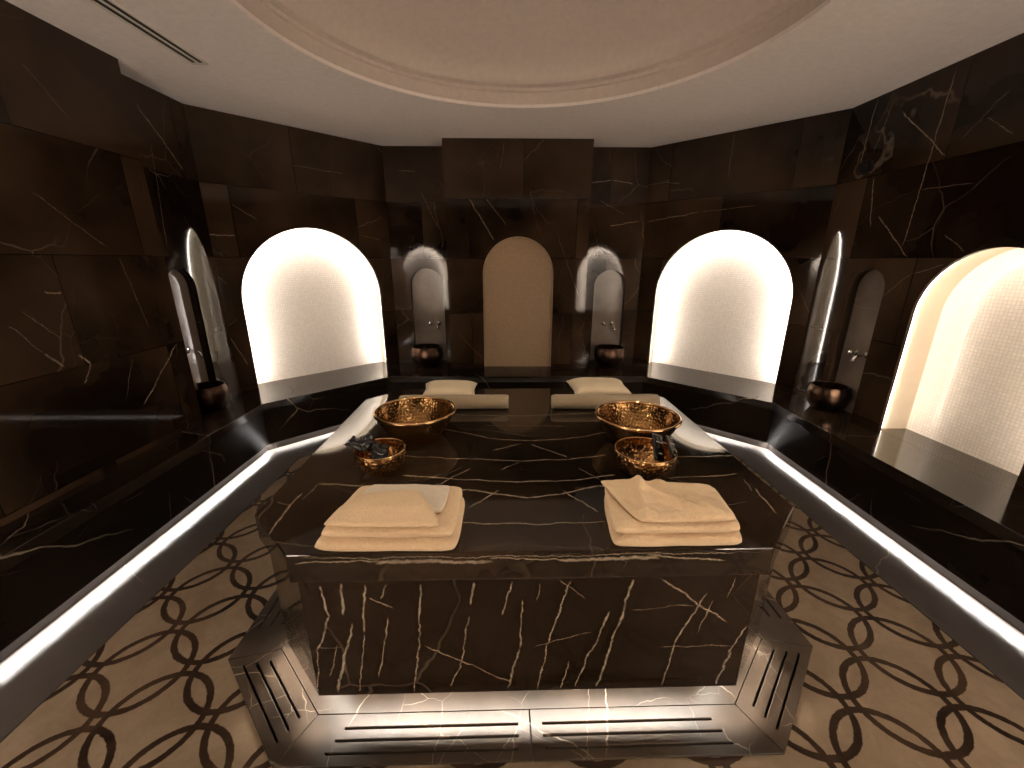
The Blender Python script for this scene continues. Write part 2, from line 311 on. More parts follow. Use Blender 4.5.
def holed(name, outer, holes, thick, mat, place, parent=None, uoff=0.0):
    """flat panel in (u,v) with holes, `thick` deep, placed by place(u,v,w); w=0 is the face seen from the room"""
    cu = bpy.data.curves.new('tmp', 'CURVE'); cu.dimensions = '2D'; cu.fill_mode = 'BOTH'; cu.extrude = thick / 2
    for pl in [outer] + holes:
        sp = cu.splines.new('POLY'); sp.points.add(len(pl) - 1); sp.use_cyclic_u = True
        for i, (u, v) in enumerate(pl): sp.points[i].co = (u, v, 0, 1)
    to = bpy.data.objects.new('tmp', cu)
    me = bpy.data.meshes.new_from_object(to)
    bpy.data.objects.remove(to); bpy.data.curves.remove(cu)
    l = me.uv_layers[0] if me.uv_layers else me.uv_layers.new(name='UVMap')
    l.name = 'UVMap'
    for lp in me.loops:
        c = me.vertices[lp.vertex_index].co
        l.data[lp.index].uv = (c.x + uoff, c.y - ZB - .03)
    for v in me.vertices:
        v.co = place(v.co.x, v.co.y, v.co.z - thick / 2)
    bm = bmesh.new(); bm.from_mesh(me)
    bmesh.ops.remove_doubles(bm, verts=bm.verts[:], dist=1e-5)
    bmesh.ops.recalc_face_normals(bm, faces=bm.faces[:]); bm.to_mesh(me); bm.free()
    me.materials.clear(); me.materials.append(mat)
    me.polygons.foreach_set('use_smooth', [False] * len(me.polygons))
    o = bpy.data.objects.new(name, me); COL.objects.link(o)
    if parent: o.parent = parent
    return o
def frame(p0, d):
    """wall frame: origin p0 on the wall's foot, d the direction along it; w points out of the wall into the room"""
    d = Vector((d[0], d[1], 0)).normalized(); n = Vector((d.y, -d.x, 0))
    p0 = Vector((p0[0], p0[1], 0))
    return lambda u, v, w: p0 + d * u + n * w + Vector((0, 0, v))
def arch(u0, hw, zs, zbot, seg=40):
    """outline of an arched opening, from the foot on the left over the crown to the foot on the right"""
    pts = [(u0 - hw, zbot)] + [(u0 - hw * cos(pi * i / seg), zs + hw * sin(pi * i / seg)) for i in range(seg + 1)] + [(u0 + hw, zbot)]
    return pts
def strip(name, pathA, pathB, mat, parent=None, smooth=True):
    """ribbon between two 3D paths of equal length, UV in metres"""
    n = len(pathA); verts = list(pathA) + list(pathB); L = 0; us = [0]
    for i in range(1, n): L += (Vector(pathA[i]) - Vector(pathA[i - 1])).length; us.append(L)
    wd = (Vector(pathA[0]) - Vector(pathB[0])).length
    uvs = [(u, 0) for u in us] + [(u, wd) for u in us]
    faces = [(i, i + 1, n + i + 1, n + i) for i in range(n - 1)]
    return mesh_obj(name, verts, faces, mat, parent, uvs, smooth)
def arch_panel(name, F, pts, w, mat, parent):
    verts = [F(u, v, w) for u, v in pts]
    return mesh_obj(name, verts, [tuple(range(len(pts)))], mat, parent, [(u, v) for u, v in pts])

def foot(pts): return [(u, v - .03 if abs(v - ZB) < 1e-6 else v) for u, v in pts]
def lit_niche(wall, F, u0, hw, zs, depth, led, led_label, lip=.014, led_w=.012, backdepth=.02, mos='mosaic', tilt=.010):
    """mosaic niche behind an arched opening, with an LED ribbon hidden behind the stone lip"""
    pa = arch(u0, hw + lip, zs, ZB)
    strip('niche_jamb', [F(u, v, -backdepth) for u, v in pa], [F(u, v, -depth) for u, v in pa], M['jamb'], wall)
    arch_panel('mosaic_panel', F, pa, -depth, M[mos], wall)
    if led:
        a = arch(u0, hw + .001, zs, ZB + .01); b = arch(u0, hw + led_w, zs, ZB + .01)
        o = strip('led_strip', [F(u, v, -backdepth - .002) for u, v in a], [F(u, v, -backdepth - tilt) for u, v in b], led)
        tag(o, led_label, 'light strip')
    e1 = 0.0
    q = [F(u0 - hw, ZB - .03, e1), F(u0 + hw, ZB - .03, e1), F(u0 + hw, ZB - .03, -backdepth), F(u0 + hw + lip, ZB - .03, -backdepth), F(u0 + hw + lip, ZB - .03, -depth), F(u0 - hw - lip, ZB - .03, -depth), F(u0 - hw - lip, ZB - .03, -backdepth), F(u0 - hw, ZB - .03, -backdepth)]
    s = prism_obj('niche_sill', [(p.x, p.y) for p in q], ZB - .03, ZB, M['sill'], wall)

def basin_niche(wall, F, u0, hw, zs, depth=.055):
    """shallow arched recess of lighter marble over a wash basin"""
    pa = arch(u0, hw, zs, ZB)
    strip('recess_reveal', [F(u, v, -.018) for u, v in pa], [F(u, v, -depth) for u, v in pa], M['reveal'], wall)
    arch_panel('recess_back', F, pa, -depth, M['niche'], wall)
    q = [F(u0 - hw, 0, 0), F(u0 + hw, 0, 0), F(u0 + hw, 0, -depth), F(u0 - hw, 0, -depth)]
    prism_obj('niche_sill', [(p.x, p.y) for p in q], ZB - .03, ZB, M['sill'], wall)

# ------------------------------------------------------------------ room shell
TH = .02
TX, TY, TR = -.031, 1.5, .0139
tw = lambda x, y: (TX + (x) * cos(TR) - y * sin(TR), TY + x * sin(TR) + y * cos(TR))
RW, RY0, RY1, RC = 1.049, .787 - TY, 2.44 - TY, .328
def octo(hw, y0, y1, c):
    return [(-hw + c, y0), (hw - c, y0), (hw, y0 + c), (hw, y1 - c), (hw - c, y1), (-hw + c, y1), (-hw, y1 - c), (-hw, y0 + c)]
fl = holed('floor', [(-2.6, YN - .1), (2.6, YN - .1), (2.6, 4.3), (-2.6, 4.3)], [[tw(x, y) for x, y in octo(RW - .002, RY0 + .002, RY1 - .002, RC)]], .02, M['floor'],
           lambda u, v, w: Vector((u, v, w)))
struct(fl)
# ceiling: flat, with a round recess
CY, CR, CD = 1.91, 1.152, .085
circ = lambda r, z, n=96: [Vector((r * cos(2 * pi * i / n), CY + r * sin(2 * pi * i / n), z)) for i in range(n)]
ce = holed('ceiling', [(-2.6, YN - .1), (2.6, YN - .1), (2.6, 4.4), (-2.6, 4.4)], [[(p.x, p.y) for p in circ(CR, 0)]], .02, M['plaster'],
           lambda u, v, w: Vector((u, v, ZC - w)))
struct(ce)
prof = [(CR, ZC + .018), (CR, ZC + CD), (CR - .012, ZC + CD + .004), (CR - .012, ZC + CD + .022), (CR - .05, ZC + CD + .03)]
for i in range(1, 15):
    a = i / 14
    prof.append(((CR - .05) * cos(a * pi / 2), ZC + CD + .03 + .26 * sin(a * pi / 2)))
nseg = 96; vs = []; fs = []
for r, z in prof: vs += circ(max(r, .002), z, nseg)
for j in range(len(prof) - 1):
    for i in range(nseg): fs.append((j * nseg + i, j * nseg + (i + 1) % nseg, (j + 1) * nseg + (i + 1) % nseg, (j + 1) * nseg + i))
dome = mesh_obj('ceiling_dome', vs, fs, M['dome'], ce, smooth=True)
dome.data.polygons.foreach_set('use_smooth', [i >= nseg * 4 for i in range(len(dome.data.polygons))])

def wall(name, p0, p1, holes, uoff=0.0, z1=ZC + .02, mat='wall'):
    L = (Vector(p1) - Vector(p0)).length
    F = frame(p0, (p1[0] - p0[0], p1[1] - p0[1]))
    o = holed(name, [(0, 0), (L, 0), (L, z1), (0, z1)], [foot(h) for h in holes], TH, M[mat], F, None, uoff)
    return struct(o), F
fix = lambda pts, d=.0: pts
# left, rear part with the basin niche (runs away from the camera: the room lies to its right)
wl2, FL2 = wall('wall_left', (-W, 2.40), (-W, YC), [arch(2.675 - 2.40, .122, 1.178, ZB)], .41, mat='wall_left_rear')
basin_niche(wl2, FL2, 2.675 - 2.40, .122, 1.178)
# left, near part: stands forward
wl1 = prism_obj('wall_left_front', [(-2.45, .06), (-WD, .06), (-WD, 2.42), (-2.45, 2.42)], 0, ZC + .02, M['wall_left'])
struct(wl1)
def boxuv(o, uoff=0.0):
    me = o.data; l = me.uv_layers.get('UVMap') or me.uv_layers.new(name='UVMap')
    for p in me.polygons:
        for li in p.loop_indices:
            c = me.vertices[me.loops[li].vertex_index].co
            l.data[li].uv = ((c.x if abs(p.normal.y) > .7 else c.y) + uoff, c.z - ZB - .03)
boxuv(wl1, .01)
# angled left
r2 = sqrt(2)
sL = (W - B) * r2
wal, FAL = wall('wall_angled_left', (-W, YC), (-B, YB), [arch(1.300 - .615, .562, 1.035, ZB)], .3, mat='wall_angled_left')
lit_niche(wal, FAL, 1.300 - .615, .562, 1.035, .125, LED, 'warm white light strip behind the arch edge of the left large glowing niche')
# back
wbl, FBL = wall('wall_back_left', (-B, YB), (-PIER + .05, YB), [arch(B - .857, .158, 1.120, ZB)], .15, mat='wall_back_left')
basin_niche(wbl, FBL, B - .857, .158, 1.120)
wp, FP = wall('wall_pier', (-PIER, YP), (PIER, YP), [arch(PIER + .008, .315, 1.235, ZB)], .25, mat='wall_pier')
lit_niche(wp, FP, PIER + .008, .315, 1.235, .05, None, '', lip=.0, mos='mosaic_tan')
for sgn, nm in ((-1, 'wall_pier_left'), (1, 'wall_pier_right')):
    xs = (sgn * PIER, sgn * (PIER - .02)); 
    o = prism_obj(nm, [(min(xs), YP + .001), (max(xs), YP + .001), (max(xs), YB + .1), (min(xs), YB + .1)], 0, ZC + .02, M['wall']); boxuv(o); struct(o)
wbr, FBR = wall('wall_back_right', (PIER - .05, YB), (B, YB), [arch(.897 - PIER + .05, .152, 1.115, ZB)], .65, mat='wall_back_right')
basin_niche(wbr, FBR, .897 - PIER + .05, .152, 1.115)
# angled right
war, FAR = wall('wall_angled_right', (B, YB), (W, YC), [arch(sL - (1.283 - .615), .545, 1.045, ZB)], .72, mat='wall_angled_right')
lit_niche(war, FAR, sL - (1.283 - .615), .545, 1.045, .125, LED, 'warm white light strip behind the arch edge of the right large glowing niche')
# right side: basin niche, then the near glowing niche
wr, FR = wall('wall_right', (W, YC), (W, YM - YC), [arch(YC - 2.585, .128, 1.18, ZB), arch(YC - 1.912, .343, 1.07, ZB)], .2, mat='wall_right')
basin_niche(wr, FR, YC - 2.585, .128, 1.18)
lit_niche(wr, FR, YC - 1.912, .343, 1.07, .185, LED_SOFT, 'warm light strip behind the arch edge of the near right niche')
# behind the camera the octagon closes with two more glowing niches, which the polished walls mirror
wfl, FFL = wall('wall_front_angled_left', (-B, YM - YB), (-W, YM - YC), [arch(sL - .685, .562, 1.035, ZB)], .4)
lit_niche(wfl, FFL, sL - .685, .562, 1.035, .125, LED_ENTRY, 'warm white light strip of the left niche on the entrance side', tilt=.018)
wfr, FFR = wall('wall_front_angled_right', (W, YM - YC), (B, YM - YB), [arch(.685, .562, 1.035, ZB)], .1)
lit_niche(wfr, FFR, .685, .562, 1.035, .125, LED_ENTRY, 'warm white light strip of the right niche on the entrance side', tilt=.018)
wf, FF = wall('wall_front', (B, YN), (-B, YN), [], .1)

# ------------------------------------------------------------------ floor border beside the benches
def octa_path(off):
    """bench front line moved `off` into the room"""
    x, y, k = WB - off, YBF - off, KB - off * r2
    return [(x, YE), (x, k - x), (k - y, y), (-(k - y), y), (-x, k - x), (-x, YE)]
def run_quads(offa, offb):
    a, b = octa_path(offa), octa_path(offb)
    return [[a[i], a[i + 1], b[i + 1], b[i]] for i in range(5)]
border = bpy.data.objects.new('trim_1', None); COL.objects.link(border); struct(border)
for q in run_quads(-.06, .262):
    prism_obj('border_slab', q, -.01, .004, M['border'], border)

# ------------------------------------------------------------------ the bench along the walls
e_ = .0006
wall_line = [(W - e_, YE), (W - e_, YC), (B, YB - e_), (-B, YB - e_), (-W + e_, YC), (-W + e_, YE)]
front = octa_path(.012)
names = ['right side', 'right angled', 'back', 'left angled', 'left side']
blab = ['dark marble bench along the right wall below the near glowing niche', 'dark marble bench run under the right large glowing niche',
        'dark marble bench run along the back wall below the pier', 'dark marble bench run under the left large glowing niche', 'dark marble bench along the left wall']
fp, tk = run_quads(0, -.018), run_quads(-.026, -.046)
for i in range(5):
    cx, cy = (front[i][0] + front[i + 1][0]) / 2, (front[i][1] + front[i + 1][1]) / 2
    bench = empty('bench', (cx, cy, 0), blab[i], 'bench', 'bench runs along the walls')
    q = [front[i], front[i + 1], wall_line[i + 1], wall_line[i]]
    if i == 2: q = q[:2] + [wall_line[3], (-PIER - e_, YB - e_), (-PIER - e_, YP - e_), (PIER + e_, YP - e_), (PIER + e_, YB - e_), wall_line[2]]
    if i == 4: q = q[:2] + [(-WD + e_, YE), (-WD + e_, 2.42 + e_), (-W + e_, 2.42 + e_), wall_line[4]]
    q = [(x, max(y, YE)) for x, y in q]
    sh = lambda pts: [(x - cx, max(y, YE) - cy) for x, y in pts]
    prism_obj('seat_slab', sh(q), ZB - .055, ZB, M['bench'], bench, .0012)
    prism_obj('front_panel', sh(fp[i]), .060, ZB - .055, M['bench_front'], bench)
    prism_obj('toe_kick', sh(tk[i]), .004, .110, M['border'], bench)
# light strips tucked under the front panels
a, b = octa_path(-.0245), octa_path(-.0245)
for i in range(5):
    vs = [(*a[i], .082), (*a[i + 1], .082), (*b[i + 1], .0635), (*b[i], .0635)]
    o = mesh_obj('led_strip', vs, [(0, 1, 2, 3)], LED_FLOOR)
    tag(o, 'white floor-level light strip under the %s run of the bench' % names[i], 'light strip')

# ------------------------------------------------------------------ heated marble table
table = empty('massage_table', (TX, TY, 0), 'large octagonal dark veined marble heated table in the middle', 'table', None, TR)
Y0, Y1, HW, CT = .896 - TY, 2.325 - TY, .829, .1845
bevel(prism_obj('slab', octo(HW, Y0, Y1, CT), ZS, ZT, M['top'], table), .004, 2)
ins = .017
ob, ib = octo(HW - ins, Y0 + ins, Y1 - ins, CT - .007), octo(HW - ins - .02, Y0 + ins + .02, Y1 - ins - .02, CT - .007 - .009)
for i in range(8):
    j = (i + 1) % 8
    o = prism_obj('front_panel' if i == 0 else 'side_panel', [ob[i], ob[j], ib[j], ib[i]], ZP, ZS, M['front'] if i == 0 else M['side'], table)
prism_obj('base', octo(HW - .117, Y0 + .117, Y1 - .117, CT - .049), .006, ZS - .01, M['ring'], table)
la = lb = octo(HW - .1155, Y0 + .1155, Y1 - .1155, CT - .0484)
vs = [(*p, .225) for p in la] + [(*p, .170) for p in lb]
ring_led = mesh_obj('led_strip', vs, [(i, (i + 1) % 8, 8 + (i + 1) % 8, 8 + i) for i in range(8)], LED_TABLE, table)

# drain surround: inner band under the table, grating plates around it
JW, JY0, JY1, JC = .880, .925 - TY, 2.300 - TY, .228
pl = octo(JW, JY0, JY1, JC)
inner = prism_obj('drain_surround', [tw(x, y) for x, y in pl], -.056, .006, M['ring']); tag(inner, 'brightly lit marble floor slab directly under the table', 'floor slab')
ro, ri = octo(RW, RY0, RY1, RC), octo(JW + .002, JY0 - .002, JY1 + .002, JC)
lerp = lambda p, q, t: (p[0] + (q[0] - p[0]) * t, p[1] + (q[1] - p[1]) * t)
def plate(name_label, quad, slots):
    """grating plate: a marble quad (outer a,b, inner c,d) with slots cut through it"""
    o = holed('drain_grating', [tw(*p) for p in quad], [[tw(*p) for p in s] for s in slots], .016, M['ring'], lambda u, v, w: Vector((u, v, .006 + w)))
    bevel(o, .0015, 1)
    tag(o, name_label, 'drain grating', 'drain gratings around the table')
    return o
def slot(p, q, w=.0065):
    d = Vector((q[0] - p[0], q[1] - p[1])).normalized(); n = Vector((-d.y, d.x)) * w / 2
    return [(p[0] - n.x, p[1] - n.y), (q[0] - n.x, q[1] - n.y), (q[0] + n.x, q[1] + n.y), (p[0] + n.x, p[1] + n.y)]
def slots_between(A, Bp, inner_a, inner_b, fr, m0=.06, m1=.06):
    out = []
    for f in fr:
        p, q = lerp(A, inner_a, f), lerp(Bp, inner_b, f)
        L = math.hypot(q[0] - p[0], q[1] - p[1])
        out.append(slot(lerp(p, q, m0 / L), lerp(p, q, 1 - m1 / L)))
    return out
FR3 = (.22, .46, .70)
gap = .0015
def mid_split(A, Bp, Ci, Di, n, label):
    for k in range(n):
        t0, t1 = k / n, (k + 1) / n
        a0, a1 = lerp(A, Bp, t0), lerp(A, Bp, t1); c0, c1 = lerp(Ci, Di, t0), lerp(Ci, Di, t1)
        L = math.hypot(a1[0] - a0[0], a1[1] - a0[1]); e = gap / L
        qa, qb, qc, qd = lerp(a0, a1, e), lerp(a0, a1, 1 - e), lerp(c0, c1, e), lerp(c0, c1, 1 - e)
        l0 = .115 if k == 0 else .035; l1 = .115 if k == n - 1 else .035
        plate(label[k], [qa, qb, qd, qc], slots_between(qa, qb, qc, qd, FR3, l0 if n == 2 else .045, l1 if n == 2 else .045))
lab = {0: ['marble drain grating on the floor before the table front, left half', 'marble drain grating on the floor before the table front, right half'],
       1: ['corner drain grating by the front right corner of the table'], 2: ['side drain grating right of the table, near end', 'side drain grating right of the table, far end'],
       3: ['corner drain grating by the back right corner of the table'], 4: ['drain grating behind the table, right half', 'drain grating behind the table, left half'],
       5: ['corner drain grating by the back left corner of the table'], 6: ['side drain grating left of the table, far end', 'side drain grating left of the table, near end'],
       7: ['corner drain grating by the front left corner of the table']}
for i in range(8):
    j = (i + 1) % 8
    mid_split(ro[i], ro[j], ri[i], ri[j], len(lab[i]), lab[i])
under = prism_obj('drain_channel', [tw(x, y) for x, y in octo(RW - .004, RY0 + .004, RY1 - .004, RC)], -.12, -.055, M['black'])
struct(under)
under.name = 'trim_2'

# ------------------------------------------------------------------ copper bowls
def lathe(bm, prof, n=64):
    rings = []
    for r, z in prof:
        if r < 1e-6: rings.append([bm.verts.new((0, 0, z))])
        else: rings.append([bm.verts.new((r * cos(2 * pi * i / n), r * sin(2 * pi * i / n), z)) for i in range(n)])
    for a_, b_ in zip(rings, rings[1:]):
        for i in range(n):
            j = (i + 1) % n
            if len(a_) == 1: bm.faces.new((a_[0], b_[j], b_[i]))
            elif len(b_) == 1: bm.faces.new((a_[i], a_[j], b_[0]))
            else: bm.faces.new((a_[i], a_[j], b_[j], b_[i]))
def smooth_prof(pts, k=6):
    """Catmull-Rom through the profile points"""
    out = []
    P = [pts[0]] + list(pts) + [pts[-1]]
    for i in range(1, len(P) - 2):
        p0, p1, p2, p3 = (Vector((*P[i + d], 0)) for d in (-1, 0, 1, 2))
        for s in range(k):
            t = s / k
            v = .5 * ((2 * p1) + (p2 - p0) * t + (2 * p0 - 5 * p1 + 4 * p2 - p3) * t * t + (3 * p1 - p0 - 3 * p2 + p3) * t ** 3)
            out.append((max(v.x, 0), v.y))
    out.append(pts[-1]); return out
def torus(bm, R, r, z, n=64, m=12):
    vs = [[bm.verts.new(((R + r * cos(2 * pi * k / m)) * cos(2 * pi * i / n), (R + r * cos(2 * pi * k / m)) * sin(2 * pi * i / n), z + r * sin(2 * pi * k / m))) for k in range(m)] for i in range(n)]
    for i in range(n):
        for k in range(m):
            bm.faces.new((vs[i][k], vs[(i + 1) % n][k], vs[(i + 1) % n][(k + 1) % m], vs[i][(k + 1) % m]))
def bowl(name, label, loc, R, Rb, H, mat, group, bulge=.35, rz=0.0, rim=.0075):
    t = empty(name, loc, label, 'bowl', group, rz)
    out = [(0, 0), (Rb * .6, 0), (Rb, .004)]
    for f in (.15, .35, .6, .85): out.append((Rb + (R - Rb) * (f + bulge * f * (1 - f) * 2), .004 + (H - .004) * f))
    out.append((R, H))
    op = smooth_prof(out)
    th = .003
    inn = [(max(r - th, 0), z + th) for r, z in op if z + th < H + .0005][::-1]
    prof = op + [(R - th, H)] + inn
    prof = [q for i, q in enumerate(prof) if i in (0, len(prof) - 1) or q[0] > 1e-4]
    prof[0] = (0, 0); prof[-1] = (0, th)
    bm = bmesh.new(); lathe(bm, prof)
    bm_obj('bowl_body', bm, mat, t, True)
    bm = bmesh.new(); torus(bm, R, rim, H)
    bm_obj('rim', bm, M['rim'], t, True)
    return t
bowl('copper_bowl', 'large hammered copper bowl on the table before the left cushion and roll', (-.484, 1.640, ZT), .166, .098, .118, M['copper'], 'large copper bowls on the table', .25)
bowl('copper_bowl', 'large hammered copper bowl on the table before the right cushion and roll', (.452, 1.580, ZT), .166, .098, .116, M['copper'], 'large copper bowls on the table', .25, 1.1)
bowl('copper_bowl', 'small dimpled copper bowl with black bundle, in front of the left large bowl', (-.545, 1.330, ZT), .087, .050, .088, M['copper_small'], 'small copper bowls on the table', .85, .4, .0028)
bowl('copper_bowl', 'small dimpled copper bowl with two black sachets, in front of the right large bowl', (.398, 1.308, ZT), .104, .060, .092, M['copper_small'], 'small copper bowls on the table', .85, 2.0, .0028)

# ------------------------------------------------------------------ sachets in the small bowls
def sachet(label, loc, rot, w, h, group, crumple=.003, seed=0, stripes=2):
    bm = bmesh.new(); nx, ny = 14, 18; vt = []
    for s in (1, -1):
        g = []
        for i in range(nx + 1):
            row = []
            for j in range(ny + 1):
                u, v = i / nx * 2 - 1, j / ny * 2 - 1
                puff = .0055 * max(0, (1 - abs(u) ** 4) * (1 - abs(v) ** 6)) ** .6
                nz = crumple * mnoise.noise(Vector((u * 2.2 + seed, v * 2.6, 0))) + .0012 * mnoise.noise(Vector((u * 7, v * 9 + seed, 0)))
                row.append(bm.verts.new((u * w / 2, v * h / 2, s * puff + nz)))
            g.append(row)
        for i in range(nx):
            for j in range(ny): bm.faces.new((g[i][j], g[i + 1][j], g[i + 1][j + 1], g[i][j + 1]))
    bmesh.ops.remove_doubles(bm, verts=bm.verts[:], dist=1e-5)
    o = bm_obj('sachet', bm, M['sachet'], None, True)
    o.location = loc; o.rotation_euler = rot
    tag(o, label, 'sachet', group)
    # pale printed streaks on the film
    for k in range(stripes):
        bm = bmesh.new(); y0 = (-.25 + .42 * k) * h; L = w * (.55 if k else .35)
        n = 10; A = []; Bq = []
        for i in range(n + 1):
            x = -L / 2 + L * i / n; u = x / (w / 2); v = y0 / (h / 2)
            puff = .0055 * max(0, (1 - abs(u) ** 4) * (1 - abs(v) ** 6)) ** .6 + crumple * mnoise.noise(Vector((u * 2.2 + seed, v * 2.6, 0))) + .002
            A.append(bm.verts.new((x, y0, puff))); Bq.append(bm.verts.new((x, y0 + .004 + .002 * sin(i * 2.1 + seed), puff)))
        for i in range(n): bm.faces.new((A[i], A[i + 1], Bq[i + 1], Bq[i]))
        bm_obj('print', bm, M['sachet_print'], o)
    return o
gr = 'black sachets in the small bowls'
sachet('black glossy sachet leaning out of the right small bowl, left of its pair', (.448, 1.318, ZT + .094), (1.0, .42, .50), .062, .098, gr, .004, 1.0)
sachet('black glossy sachet leaning out of the right small bowl, right of its pair', (.490, 1.300, ZT + .096), (.95, .50, .72), .062, .098, gr, .004, 5.0)
sachet('crumpled black sachet sticking out over the left rim of the left small bowl', (-.625, 1.345, ZT + .100), (.25, -.25, 1.25), .055, .085, gr, .007, 9.0, 1)
sachet('crumpled black sachet lying deepest in the left small bowl', (-.545, 1.325, ZT + .078), (.25, .25, .3), .06, .09, gr, .007, 13.0, 1)
sachet('crumpled black sachet standing at the back of the left small bowl', (-.595, 1.372, ZT + .095), (.6, .1, .9), .05, .075, gr, .007, 17.0, 1)

# ------------------------------------------------------------------ towels
def slab_cloth(bm, quad, z0, th, nx=56, ny=44, wr=.004, freq=9.0, seed=0.0, ex=9, edge=.5, drape=None, base=None):
    """soft folded cloth: rounded slab over a quad footprint (front-left, front-right, back-right, back-left)"""
    fl_, fr_, br_, bl_ = (Vector((*q, 0)) for q in quad)
    cs = lambda i, n: math.copysign(1 - (1 - abs(2 * i / n - 1)) ** 1.7, 2 * i / n - 1)
    tops, bots = [], []
    for i in range(nx + 1):
        ta, tb = [], []
        for j in range(ny + 1):
            u, v = cs(i, nx), cs(j, ny)
            a_, b_ = (u + 1) / 2, (v + 1) / 2
            f_ = 1 - .045 * (abs(u) * abs(v)) ** 5
            a_, b_ = (u * f_ + 1) / 2, (v * f_ + 1) / 2
            p = (fl_ * (1 - a_) + fr_ * a_) * (1 - b_) + (bl_ * (1 - a_) + br_ * a_) * b_
            e = max(0., (1 - abs(u) ** ex) * (1 - abs(v) ** ex)) ** edge
            nb = mnoise.noise(Vector((p.x * freq, p.y * freq, seed))) ; nf = mnoise.noise(Vector((p.x * freq * 3, p.y * freq * 3, seed + 3)))
            n3 = mnoise.noise(Vector((p.x * 75, p.y * 75, seed + 5)))
            wv = wr * (nb + .55 * nf) + .0011 * n3
            px, py = p.x + .004 * mnoise.noise(Vector((p.x * 11, p.y * 11, seed + 7))), p.y + .004 * mnoise.noise(Vector((p.x * 12, p.y * 12, seed + 11)))
            zz = base(px, py) if base else z0
            dz = drape(u, v) if drape else 0
            mid = zz + th / 2
            top = mid + e * (th / 2 + wv + dz); bot = mid - e * th / 2 * .96
            ta.append(bm.verts.new((px, py, max(top, mid)))); tb.append(bm.verts.new((px, py, bot)))
        tops.append(ta); bots.append(tb)
    for i in range(nx):
        for j in range(ny):
            bm.faces.new((tops[i][j], tops[i + 1][j], tops[i + 1][j + 1], tops[i][j + 1]))
            bm.faces.new((bots[i][j], bots[i][j + 1], bots[i + 1][j + 1], bots[i + 1][j]))
    bmesh.ops.remove_doubles(bm, verts=bm.verts[:], dist=2e-5)
def cloth_obj(name, label, cat, group, mat, parts):
    """parts: (part name, args) - the first one is the thing itself, the rest its children"""
    root = None
    for nm, m_, kw in parts:
        bm = bmesh.new(); slab_cloth(bm, **kw)
        o = bm_obj(nm, bm, m_ or mat, root, True)
        if root is None: root = o
    tag(root, label, cat, group)
    return root
tg = 'folded towels on the table'
# left pile
cloth_obj('folded_towel', 'thick tan folded towel, lowest of the left towel pile', 'towel', tg, M['towel'],
    [('folded_towel', None, dict(quad=[(-.602, .888), (-.220, .884), (-.223, 1.128), (-.565, 1.136)], z0=ZT, th=.037, wr=.0048, seed=1.0, ex=12, edge=.5))])
cloth_obj('folded_towel', 'tan folded towel in the middle of the left towel pile, below its corner-folded top', 'towel', tg, M['towel'],
    [('folded_towel', None, dict(quad=[(-.580, .894), (-.224, .890), (-.226, 1.122), (-.552, 1.130)], z0=ZT + .0400, th=.028, wr=.0048, seed=2.0, ex=12, edge=.5))])
zL = ZT + .0705
cloth_obj('folded_cloth', 'pale cream folded cloth lying on the left towel pile', 'cloth', None, M['cloth'],
    [('folded_cloth', None, dict(quad=[(-.535, .975), (-.268, .962), (-.262, 1.100), (-.505, 1.108)], z0=zL, th=.009, wr=.0012, seed=3.0, ex=20, edge=.4))])
cloth_obj('folded_towel', 'tan towel with a corner folded back across the pale cloth, topmost of left pile', 'towel', tg, M['towel'],
    [('folded_towel', None, dict(quad=[(-.572, .900), (-.258, .894), (-.350, 1.055), (-.520, 1.030)], z0=zL + .0095, th=.017, wr=.004, freq=12, seed=4.0, ex=10, edge=.5,
        base=lambda x, y: zL + (.0095 if y > .962 else .0095 * max(0, (y - .917) / .045))))])
# right pile
cloth_obj('folded_towel', 'thick tan folded towel, lowest of the right towel pile', 'towel', tg, M['towel'],
    [('folded_towel', None, dict(quad=[(.184, .898), (.540, .902), (.566, 1.126), (.212, 1.140)], z0=ZT, th=.036, wr=.0048, seed=21.0, ex=12, edge=.5))])
cloth_obj('folded_towel', 'tan folded towel in the middle of the right towel pile, below the crumpled one', 'towel', tg, M['towel'],
    [('folded_towel', None, dict(quad=[(.188, .904), (.532, .908), (.560, 1.120), (.210, 1.136)], z0=ZT + .0390, th=.026, wr=.0048, seed=22.0, ex=12, edge=.5))])
zR = ZT + .0675
def crump(u, v):
    d = .019 * math.exp(-((u + .55 - .25 * v) / .10) ** 2) * (.4 + .6 * max(0, v + .6)) + .015 * math.exp(-((u - .35 + .35 * v) / .12) ** 2)
    d += .013 * math.exp(-((u + .05 + .5 * v) / .16) ** 2) + .010 * max(0, -u - .6) * max(0, v)
    d -= .010 * math.exp(-(((u + .74) / .14) ** 2 + ((v + .1) / .4) ** 2))
    return d
cloth_obj('crumpled_towel', 'crumpled tan towel thrown loosely on top of the right towel pile', 'towel', tg, M['towel'],
    [('crumpled_towel', None, dict(quad=[(.255, .914), (.522, .920), (.535, 1.100), (.192, 1.130)], z0=zR, th=.015, wr=.006, freq=14, seed=23.0, ex=8, edge=.5, drape=crump))])

